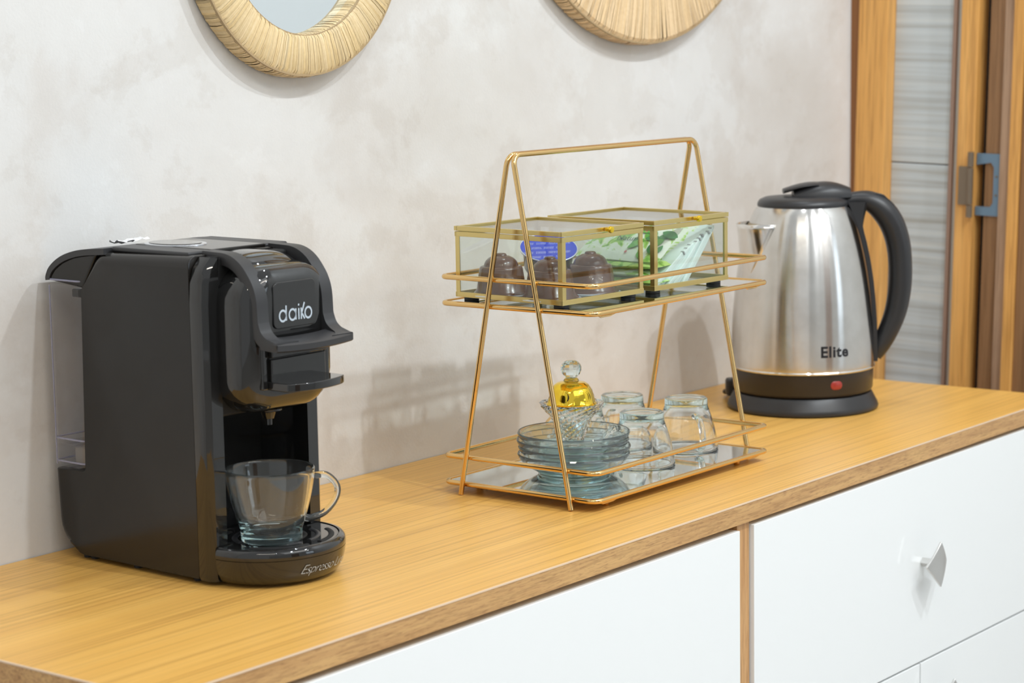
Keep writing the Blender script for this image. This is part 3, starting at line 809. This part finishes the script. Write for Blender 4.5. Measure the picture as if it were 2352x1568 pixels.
lathe('lid_collar', [(0, .0212), (.0066, .0212), (.0062, .0224), (.0050, .0236), (0, .0238)], M['glass_teal'], lid, 40, loc=(0, 0, dz-.002))
ball = [(0, .0236), (.0046, .0238), (.0056, .0250), (.0075, .0270), (.0087, .0300), (.0088, .0325), (.0080, .0350), (.0062, .0372), (.0038, .0384), (0, .0388)]
tag(lathe('knob', ball, M['glass'], lid, 14, smooth=False, loc=(0, 0, dz-.002)), 'faceted glass ball knob')
def crescent(ang):
    V, F = [], []
    n = 12; rc = .0040
    for i in range(n+1):
        t = -PI*.46+PI*.92*i/n
        for r_ in (0, 1):
            u = rc*math.cos(t)*(1 if r_ else .45)+(-.0012 if r_ else .0); v = rc*math.sin(t)
            z = .0080+v; rr = .0186-(z-.0016)*.21+.0009*1.0
            rr = .0186-(z-.0075)*.34
            a = ang+u/.017
            V.append((rr*1.055*math.cos(a), rr*1.055*math.sin(a), dz+z))
    for i in range(n): F.append((2*i, 2*i+1, 2*i+3, 2*i+2))
    return meshobj('crescent_patch', V, F, M['dark'], lid)  # dark patch on the dome stands for the shade in a hole
for k in range(6): crescent(R(-159+60*k))

# ------------------------------------------------------------------ two-tier rack
X0, X1, Y0, Y1 = 1.3912, 1.6500, -.2612, -.1072
ZL, ZLR, ZU, ZUR, ZA = .0088, .0312, .1588, .1806, .2822
WR = .0022
rack = empty('two_tier_rack', ((X0+X1)/2, (Y0+Y1)/2, 0), 0, 'gold wire two-tier serving rack with mirror trays, in the middle of the worktop', 'rack')
OX, OY = (X0+X1)/2, (Y0+Y1)/2
def ringpath(z): return [Vector((v.x-OX, v.y-OY, z)) for v in fillet([(X0, Y0, 0), (X1, Y0, 0), (X1, Y1, 0), (X0, Y1, 0)], [.009, .005, .005, .006], 6)]
for z, nm_ in ((ZL, 'lower_tray_frame'), (ZLR, 'lower_rail'), (ZU, 'upper_tray_frame'), (ZUR, 'upper_rail')):
    tube(nm_, ringpath(z), WR, M['gold'], rack, 12, closed=True)
YM = -.1835
for s in (-1, 1):
    pts = [(X0-.0044, YM+s*.0565, .001), (X0-.0030, YM+s*.0023, ZA), (X1+.0034, YM+s*.0023, ZA), (X1+.0044, YM+s*.0565, .001)]
    p = fillet([(a-OX, b-OY, c) for a, b, c in pts], .009, 8, closed=False)
    tag(tube('wire_loop', p, WR, M['gold'], rack, 12), 'A-shaped wire loop, legs and handle in one' )
for z in (ZL, ZU):
    for x in (X0+.012, X1-.012):
        pass
def plate(z0, z1):
    p = fillet([(X0+.0018, Y0+.0018, 0), (X1-.0018, Y0+.0018, 0), (X1-.0018, Y1-.0018, 0), (X0+.0018, Y1-.0018, 0)], .006, 5)
    return [(v.x-OX, v.y-OY) for v in p]
tag(prism('mirror_panel', plate(0, 0), 'z', .0072, .0100, [M['mirror']], rack), 'lower mirror panel')
tag(prism('mirror_panel', plate(0, 0), 'z', .1572, .1600, [M['mirror']], rack), 'upper mirror panel')
for sx, sy in ((-1, -1), (1, -1), (1, 1), (-1, 1)):
    lathe('foot', [(0, 0), (.0024, .0002), (.0032, .0020), (.0032, .0050), (.0022, .0072), (0, .0072)], M['gold'], rack, 20, loc=(sx*(.1294-.030), sy*(.077-.012), 0))
for zz in (ZL-.0032, ZU-.0032):
    for sx in (-1, 1):
        for sy in (-1, 1):
            xx = sx*(.1294-.020); tube('clip', [(xx-.012, sy*(.077-.001), zz+.0015), (xx-.008, sy*(.077-.002), zz), (xx+.006, sy*(.077-.002), zz), (xx+.011, sy*(.077-.001), zz+.0015)], .0008, M['gold'], rack, 6)

# ------------------------------------------------------------------ glass boxes on the upper tray
BW, BD, BZ, BH = .104, .115, .1602, .0655
RZ = R(-3.5)
def glass_box(cx, cy, label):
    t = empty('glass_box', (cx, cy, BZ), RZ, label, 'box', 'brass-edged glass boxes')
    hx, hy, sw = BW/2, BD/2, .0036
    zb = .0028; zt = .0570
    for sx in (-1, 1):
        for sy in (-1, 1):
            lathe('foot', [(0, 0), (.0062, 0), (.0062, .0028), (0, .0028)], M['rubber'], t, 20, loc=(sx*(hx-.009), sy*(hy-.009), 0))
            post = fillet([(sx*hx, sy*hy, 0), (sx*(hx-.0046), sy*hy, 0), (sx*(hx-.0046), sy*(hy-.0007), 0), (sx*(hx-.0007), sy*(hy-.0007), 0), (sx*(hx-.0007), sy*(hy-.0046), 0), (sx*hx, sy*(hy-.0046), 0)], .0001, 1)
            prism('corner_post', [(v.x, v.y) for v in post], 'z', zb+.0036, zt-.0036, M['brass'], t)
    for nm_, za, zc, k in (('bottom_rail', zb, zb+.0042, 0), ('top_rail', zt-.0040, zt, 1)):
        for sy in (-1, 1): box(nm_, -hx-.0004, hx+.0004, sy*(hy-.0006)-.0010, sy*(hy-.0006)+.0010, za, zc, M['brass'], t, bevel=.0003)
        for sx in (-1, 1): box(nm_, sx*(hx-.0006)-.0010, sx*(hx-.0006)+.0010, -hy+.0004, hy-.0004, za, zc, M['brass'], t, bevel=.0003)
    for sy in (-1, 1): box('pane', -hx+.0016, hx-.0016, sy*(hy-.0012)-.0002, sy*(hy-.0012)+.0002, zb+.001, zt-.001, M['pane'], t)
    for sx in (-1, 1): box('pane', sx*(hx-.0012)-.0002, sx*(hx-.0012)+.0002, -hy+.0016, hy-.0016, zb+.001, zt-.001, M['pane'], t)
    tag(box('pane', -hx+.0016, hx-.0016, -hy+.0016, hy-.0016, zb+.0006, zb+.0014, M['pane'], t), 'bottom pane')
    l = prism('lid_pane', rrect(hx-.0026, hy-.0026, .0003, 1), 'z', .0592, .0600, M['pane'], t); l.name = 'lid'; tag(l, 'hinged glass lid in a brass frame')
    for sy in (-1, 1): box('lid_rail', -hx-.0008, hx+.0008, sy*(hy-.0010)-.0016, sy*(hy-.0010)+.0016, .0576, .0614, M['brass'], l, bevel=.0003)
    for sx in (-1, 1): box('lid_rail', sx*(hx-.0010)-.0016, sx*(hx-.0010)+.0016, -hy+.0006, hy-.0006, .0576, .0614, M['brass'], l, bevel=.0003)
    k = lathe('knob', [(0, 0), (.0017, .0002), (.0016, .0025), (.0024, .0034), (.0029, .0050), (.0024, .0066), (0, .0072)], M['brightgold'], l, 20)
    k.matrix_local = Matrix.Translation((.002, -hy-.0014, .0597)) @ Matrix.Rotation(R(90), 4, 'X')
    return t
B1 = (1.4522, -.1730); B2 = (1.5708, -.1806)
glass_box(*B1, 'brass-edged glass box holding brown coffee capsules, left on the upper tray')
glass_box(*B2, 'brass-edged glass box holding tea and sugar sachets, right on the upper tray')

# capsules
def capsule(loc, label, up=False):
    t = empty('coffee_capsule', loc, random.uniform(0, 6), label, 'coffee capsule', 'coffee capsules')
    k = .0247
    if up is False:
        lathe('cup', [(0, .0008), (.0235, .0008), (k-.0012, .0012), (.0228, .0022), (.0212, .0034), (.0210, .0046), (.0204, .0050), (.0180, .0212), (.0172, .0230), (.0162, .0236), (.0144, .0238), (.0139, .0255), (.0128, .0278), (.0102, .0303), (.0070, .0318), (.0049, .0322), (.0045, .0334), (.0034, .0341), (0, .0342)], M['capsule'], t, 56, smooth=50)
        lathe('foil_lid', [(0, 0), (k+.0004, 0), (k+.0006, .0005), (k-.0010, .0011), (0, .0009)], M['foil'], t, 56)
    return t
def inbox(B, x, y, z):
    c, s = math.cos(RZ), math.sin(RZ); return (B[0]+c*x-s*y, B[1]+s*x+c*y, z)
fz = BZ+.0043
capsule((1.4255, -.1430, fz), 'brown coffee capsule standing lid-down at the left back of the capsule box')
capsule((1.4215, -.1965, fz), 'brown coffee capsule standing lid-down at the front corner of the capsule box')
capsule((1.4730, -.1998, fz), 'brown coffee capsule standing lid-down at the right front of the capsule box')
t = empty('coffee_capsule', (1.4740, -.1560, .1990), 0, 'coffee capsule with blue printed foil lid facing up, leaning behind the other capsules', 'coffee capsule', 'coffee capsules')
nrm = Vector((-.29, -.30, 1)).normalized(); t.rotation_mode = 'QUATERNION'
t.rotation_quaternion = Vector((0, 0, 1)).rotation_difference(nrm)
lathe('cup', [(0, -.0010), (.0232, -.0010), (.0215, -.0032), (.0198, -.0180), (.0185, -.0205), (.0150, -.0215), (.0110, -.0262), (.0040, -.0285), (0, -.0290)][::-1], M['capsule'], t, 56, smooth=50)
fl = lathe('foil_lid', [(0, -.0010), (.0246, -.0008), (.0248, 0), (.0238, .0004), (.0232, .0002), (0, .0002)], M['blue'], t, 64, smooth=30); tag(fl, 'blue foil lid with white print')
tube('foil_rim', [(.0243*math.cos(2*PI*k/64), .0243*math.sin(2*PI*k/64), .0001) for k in range(64)], .0006, M['foil'], fl, 6, closed=True)
rnd = random.Random(4); V, F = [], []
ux = Vector((.614, -.789)).normalized()
for row in range(-3, 4):
    for colm in range(-3, 4):
        cx, cy = colm*.0105+(.004 if row % 2 else 0), row*.0066
        if math.hypot(cx, cy) > .0205: continue
        for li in range(3):
            xx = -.0040
            while xx < .0040:
                wd = rnd.uniform(.0002, .0007)
                q = [(cx+xx, cy+li*.0011-.001), (cx+xx+wd, cy+li*.0011-.001), (cx+xx+wd, cy+li*.0011-.0006), (cx+xx, cy+li*.0011-.0006)]
                k = len(V)
                for a, b in q:
                    a2 = a*math.cos(-.75)-b*math.sin(-.75)+b*.3; b2 = a*math.sin(-.75)+b*math.cos(-.75)
                    V.append((a2, b2, .00032))
                F.append((k, k+1, k+2, k+3)); xx += wd+.0005
pr = meshobj('lid_print', V, F, M['print_white'], fl); pr['kind'] = 'stuff'

# tea sachets
def pillow(name, w, h, th, mat, par=None, seg=10):
    rings = []
    V, F = [], []
    for s in (1, -1):
        for i in range(seg+1):
            for j in range(seg+1):
                u, v = -1+2*i/seg, -1+2*j/seg
                e = (max(0, 1-abs(u)**3)*max(0, 1-abs(v)**3))**.6
                V.append((u*w/2, v*h/2, s*(th/2*e+.0002)+.0003*math.sin(u*7+v*5)*(1-e)))
    N = (seg+1)**2
    for s in (0, 1):
        for i in range(seg):
            for j in range(seg):
                a = s*N+i*(seg+1)+j; q = (a, a+seg+1, a+seg+2, a+1); F.append(q if s == 0 else q[::-1])
    for i in range(seg):
        for a, b in ((i*(seg+1), (i+1)*(seg+1)), (i*(seg+1)+seg, (i+1)*(seg+1)+seg), (i, i+1), (seg*(seg+1)+i, seg*(seg+1)+i+1)):
            F.append((a, b, b+N, a+N))
    return meshobj(name, V, F, mat, par, smooth=60)
def leaf_poly(cx, cy, L, W_, ang, z):
    n = 10; P_ = []
    for i in range(n+1): t = i/n; P_.append((L*(t-.5), W_*math.sin(PI*t)**.8/2))
    for i in range(n-1, 0, -1): t = i/n; P_.append((L*(t-.5), -W_*math.sin(PI*t)**.8/2))
    c, s = math.cos(ang), math.sin(ang)
    return [(cx+c*x-s*y, cy+s*x+c*y, z) for x, y in P_]
def leaves(par, w, h, z, seed, n=7):
    rnd = random.Random(seed); VA, FA, VB, FB = [], [], [], []
    for i in range(n):
        L = rnd.uniform(.010, .019)
        P_ = leaf_poly(rnd.uniform(-w*.36, w*.36), rnd.uniform(-h*.42, h*.05), L, L*.48, rnd.uniform(0, 6.28), z+.00008*i)
        V, F = (VA, FA) if i % 2 else (VB, FB); k = len(V)
        V += [(a, b, .00175*(max(0, 1-abs(2*a/w)**3)*max(0, 1-abs(2*b/h)**3))**.6+.0007+.00008*i) for a, b, c in P_]; F.append(tuple(range(k, k+len(P_))))
    meshobj('leaf_print', VA, FA, M['leaf'], par); meshobj('leaf_print', VB, FB, M['leaf2'], par)
    V, F = [], []
    for i in range(4):
        cx, cy = rnd.uniform(-w*.36, w*.36), rnd.uniform(-h*.3, h*.25); k = len(V)
        V += [(cx+.0016*math.cos(a*PI/4), cy+.0013*math.sin(a*PI/4), z+.0008) for a in range(8)]; F.append(tuple(range(k, k+8)))
    meshobj('berry_print', V, F, M['berry'], par)
GS = 'tea sachets in the right glass box'
# flat pile at the left of the box
names = ['lowest flat green tea sachet in the pile at the left of the sachet box', 'middle flat green tea sachet in the pile of three', 'top flat green tea sachet of the pile, under the leaning ones']
for k in range(3):
    t = empty('tea_sachet', inbox(B2, -.026+.001*k, -.012+(-.002, .002, -.001, 0)[k], fz+.0040+.0066*k), RZ+R((2, -3, 1, -2)[k]), names[k], 'tea sachet', GS)
    pillow('envelope', .046, .074, .0070, M['leafpack2' if k % 2 == 0 else 'leafpack'], t)
# two leaning ones with the printed face to the left
for k, (x, lab) in enumerate(((-.030, 'tea sachet leaning on the pile, printed Nature in dark letters'), (-.0175, 'tea sachet with leaf print leaning behind the lettered one'))):
    t = empty('tea_sachet', inbox(B2, x+.006, (-.018, .016)[k], fz+.0340-.001*k), 0, lab, 'tea sachet', GS)
    t.rotation_euler = (0, R(-36-2*k), RZ+R(-12*k))
    e = pillow('envelope', .044, .070, .0035, M['leafpack'], t); tag(e, 'white envelope with leaf print')
    leaves(e, .044, .070, .0021, 11+k, 13)
    if k == 0: textmesh('lettering', 'Nature', .0088, M['dark_print'], e, lambda x, y: (y+.0035, -x+.010, .0026), subdiv=.003)
# one leaf-printed sachet standing right of them
# fan of thin white sachets, seen edge on
fan = empty('tmp', (0, 0, 0)); bpy.data.objects.remove(fan, do_unlink=True)
ws = None
pos = ['leftmost', 'second from the left', 'third from the left', 'fourth from the left', 'fourth from the right', 'third from the right', 'second from the right', 'rightmost']
for k in range(8):
    t = empty('sugar_sachet', inbox(B2, -.0445+.0066*k, -.0520+.0012*(k % 3), fz+.0003), 0, 'thin white sachet standing in the fan, %s, seen edge-on' % pos[k], 'sachet', 'thin white sachets fanned in the right glass box')
    L = .0600-.0012*(7-k); ang = R(58-2.5*k)
    V, F = [], []
    n = 10
    for i in range(n+1):
        f = i/n; b = .0012*math.sin(PI*f); thk = .0023*(.62+.38*max(0, math.sin(PI*f))**.45)
        for y in (0, .014, .042):
            yy = y; 
            for sgn in (-1, 1):
                ww = thk*(1 if y == 0 else 1.0)
                V.append((sgn*ww+b, yy+.0015*math.sin(f*3+k), f*L))
    for i in range(n):
        a = i*6
        for (p, q) in ((0, 2), (2, 4)):
            F.append((a+p, a+q, a+q+6, a+p+6)); F.append((a+p+1, a+p+7, a+q+7, a+q+1))
        F.append((a, a+6, a+7, a+1)); F.append((a+4, a+5, a+11, a+10))
    F.append((0, 1, 3, 2)); F.append((2, 3, 5, 4)); a = n*6; F.append((a, a+2, a+3, a+1)); F.append((a+2, a+4, a+5, a+3))
    e = meshobj('envelope', V, F, [M['paper'], M['leafpack']], t, bevel=.0009)
    for p_ in e.data.polygons:
        if p_.center.y > .016: p_.material_index = 1
    t.rotation_euler = (0, ang, RZ)
    box('print_mark', -.0016, .0016, -.0003, .0030, L*.925, L*.950, M['grey_print'], e)

# ------------------------------------------------------------------ kettle on its base
KX, KY = 1.9135, -.1437
KA = math.atan2(-.789, .614)
kb = empty('kettle_base', (KX, KY, 0), KA, 'black round power base under the steel kettle', 'kettle base')
lathe('base_disc', [(0, 0), (.0700, 0), (.0752, .0012), (.0758, .0030), (.0745, .0065), (.0715, .0120), (.0695, .0160), (.0685, .0172), (0, .0172)], M['kplastic'], kb, 96, smooth=50)
tube('cord', resample([(-.066, .030, .010), (-.070, .040, .010), (-.072, .060, .006), (-.060, .080, .0035), (-.03, .088, .003), (.01, .090, .003)], 6), .0028, M['rubber'], kb, 10)
box('cord_grip', -.074, -.060, .028, .044, .006, .024, M['kplastic'], kb, bevel=.003)
ke = empty('electric_kettle', (KX, KY, .0178), KA, 'brushed steel electric kettle with black lid and handle, at the right end of the worktop', 'kettle')
OZ = -.0178
Kp = [(.0708, .0425), (.0714, .0445), (.0716, .050), (.0712, .065), (.0704, .085), (.0690, .106), (.0668, .127), (.0636, .1475), (.0595, .1665), (.0545, .184), (.0490, .197), (.0445, .2030)]
def krad(z):
    for (a, b), (c, d) in zip(Kp, Kp[1:]):
        if z <= d: return a+(c-a)*(z-b)/(d-b)
    return Kp[-1][0]
PP = [(v.x, v.y+OZ) for v in resample([(a, b, 0) for a, b in Kp], 4)]
tag(lathe('steel_body', [(0, .0245)]+PP+[(0, .1852)], M['steel'], ke, 128, smooth=40), 'brushed steel body')
lathe('bottom_rim', [(0, .0240), (.0715, .0240), (.0722, .0252), (.0716, .0265), (0, .0265)], M['polished'], ke, 96, smooth=50)
tag(lathe('collar', [(0, 0), (.0665, 0), (.0685, .0008), (.0700, .0040), (.0706, .0236), (0, .0236)], M['kcollar'], ke, 96, smooth=50), 'black collar with red indicator')
tag(lathe('lid', [(0, .1840), (.0446, .1840), (.0452, .1860), (.0448, .1885), (.0430, .1912), (.0380, .1935), (.0250, .1948), (0, .1955)], M['kplastic'], ke, 96, smooth=50), 'black lid')
rings = []
for i in range(15):
    f = i/14; x = -.010+.057*f; wv = .0190*(math.sin(PI*(.18+.68*f))**.7); zt = .1948+.0150*math.sin(PI*min(1, .10+.80*f)**.85)
    zt = .1945+.0142*math.sin(PI*(.12+.70*f)**1.0)
    rings.append([(x, wv*math.cos(PI*k/12), .1930+(zt-.1930)*math.sin(PI*k/12)**.8) for k in range(13)])
loft('lid_hump', rings, M['kplastic'], ke, smooth=60)
rings = []
for i in range(11):
    f = i/10; x = -.0195+.034*f; wv = .0150*math.sin(PI*(.12+.6*f))**.5; z = .2005+.0062*math.sin(PI*.55*f)-.001
    rings.append([(x, wv*math.cos(2*PI*k/16), z+.0026*math.sin(2*PI*k/16)) for k in range(16)])
tag(loft('lid_latch', rings, M['kplastic'], ke, smooth=60), 'black push-down latch on the lid')
hp = [(.0400, .2060, .0072), (.0540, .2080, .0080), (.0665, .2060, .0102), (.0790, .1975, .0122), (.0895, .1820, .0124), (.0960, .1600, .0120), (.0978, .1340, .0118), (.0965, .1120, .0115), (.0925, .0920, .0108), (.0850, .0730, .0100), (.0775, .0590, .0090), (.0725, .0500, .0070)]
hp = [Vector((a, 0, b)) for a, b, c in hp]; hr = [.0072, .0080, .0102, .0122, .0124, .0120, .0118, .0115, .0108, .0100, .0090, .0070]
path = resample(hp, 5); rr = [v.x for v in resample([(r_, 0, 0) for r_ in hr], 5)]
V, F = tubedata([(p.x, 0, p.z+OZ) for p in path], rr, 18, flat=1.0, up=Vector((0, 1, 0)))
V = [(v[0], v[1]*1.18, v[2]) for v in V]
tag(meshobj('handle', V, F, M['kplastic'], ke, smooth=60), 'thick black C-shaped handle')
# root block filling the corner between lid and handle, and the strap down the body
rings = []
for i in range(21):
    f = i/20; z = .2060-.160*f; r0 = krad(min(z, .203))-.0015; tk = .0046+.0165*max(0, 1-f/.16)**1.2
    hw = .0135-.002*f
    rings.append([(r0, -hw, z+OZ), (r0+tk*.8, -hw, z+OZ), (r0+tk, -hw*.7, z+OZ), (r0+tk, hw*.7, z+OZ), (r0+tk*.8, hw, z+OZ), (r0, hw, z+OZ)])
loft('handle_strap', rings, M['kplastic'], ke, smooth=40)
sw_ = prism('switch', [(v.x, v.y) for v in fillet([(.0690, .2150+OZ, 0), (.0800, .2125+OZ, 0), (.0905, .2020+OZ, 0), (.0920, .1965+OZ, 0), (.0840, .2020+OZ, 0), (.0700, .2085+OZ, 0)], .002, 3)], 'y', -.007, .007, M['kplastic'], ke, bevel=.001)
# spout
SA = R(180+22); rows = []
for i in range(13):
    t_ = i/12; z = .1875-.060*t_; rb = krad(z)-.0006; tip = rb+.0200*(1-t_)**1.3*(1 if t_ else 1.0); th0 = .54*(1-t_)**.75+.02; row = []
    if i == 0: tip += .0012
    for j in range(13):
        u = -1+2*j/12; a = SA+u*th0; e = (1-abs(u)**1.25); r_ = rb+(tip-rb)*e
        row.append((r_*math.cos(a), r_*math.sin(a), z+OZ))
    rows.append(row)
V = [p for r_ in rows for p in r_]; F = [(i*13+j, i*13+j+1, (i+1)*13+j+1, (i+1)*13+j) for i in range(12) for j in range(12)]
sp = meshobj('spout', V, F, M['polished'], ke, smooth=60); so = sp.modifiers.new('solid', 'SOLIDIFY'); so.thickness = .0008; so.offset = 0
V = []; F = []
for i, z in enumerate((.1868, .150)):
    for j in range(9):
        u = -1+2*j/8; a = SA+u*(.36 if i == 0 else .10); r_ = krad(z)+.0012; V.append((r_*math.cos(a), r_*math.sin(a), z+OZ))
F = [(j, j+1, j+10, j+9) for j in range(8)]
meshobj('spout_inside_patch', V, F, pm('spout_inside_dark_gold', (.42, .34, .20), .35, .8), ke, smooth=60)  # patch replaces the spout opening, its dark gold reflection is in the colour
def on_kettle(off, zc, rfun, push=.0003):
    def f(x, y):
        z = zc+y; r_ = rfun(z)+push; a = -PI/2+off+x/.0705
        return (r_*math.cos(a), r_*math.sin(a), z+OZ)
    return f
textmesh('logo_print', 'Elite', .0150, M['black_print'], ke, on_kettle(.325, .0640, krad), bold=.00045, subdiv=.002, spacing=1.12)
pts = rrect(.0062, .0042, .004, 5)
def oval(sc_, push): 
    return [on_kettle(.355, .0310, lambda z: .0702, push)(x*sc_, y*sc_) for x, y in pts]
meshobj('indicator_lamp', *loftdata([oval(1.0, -.0005), oval(1.0, .0006), oval(.8, .0012)]), M['red_lamp'], ke, smooth=40)
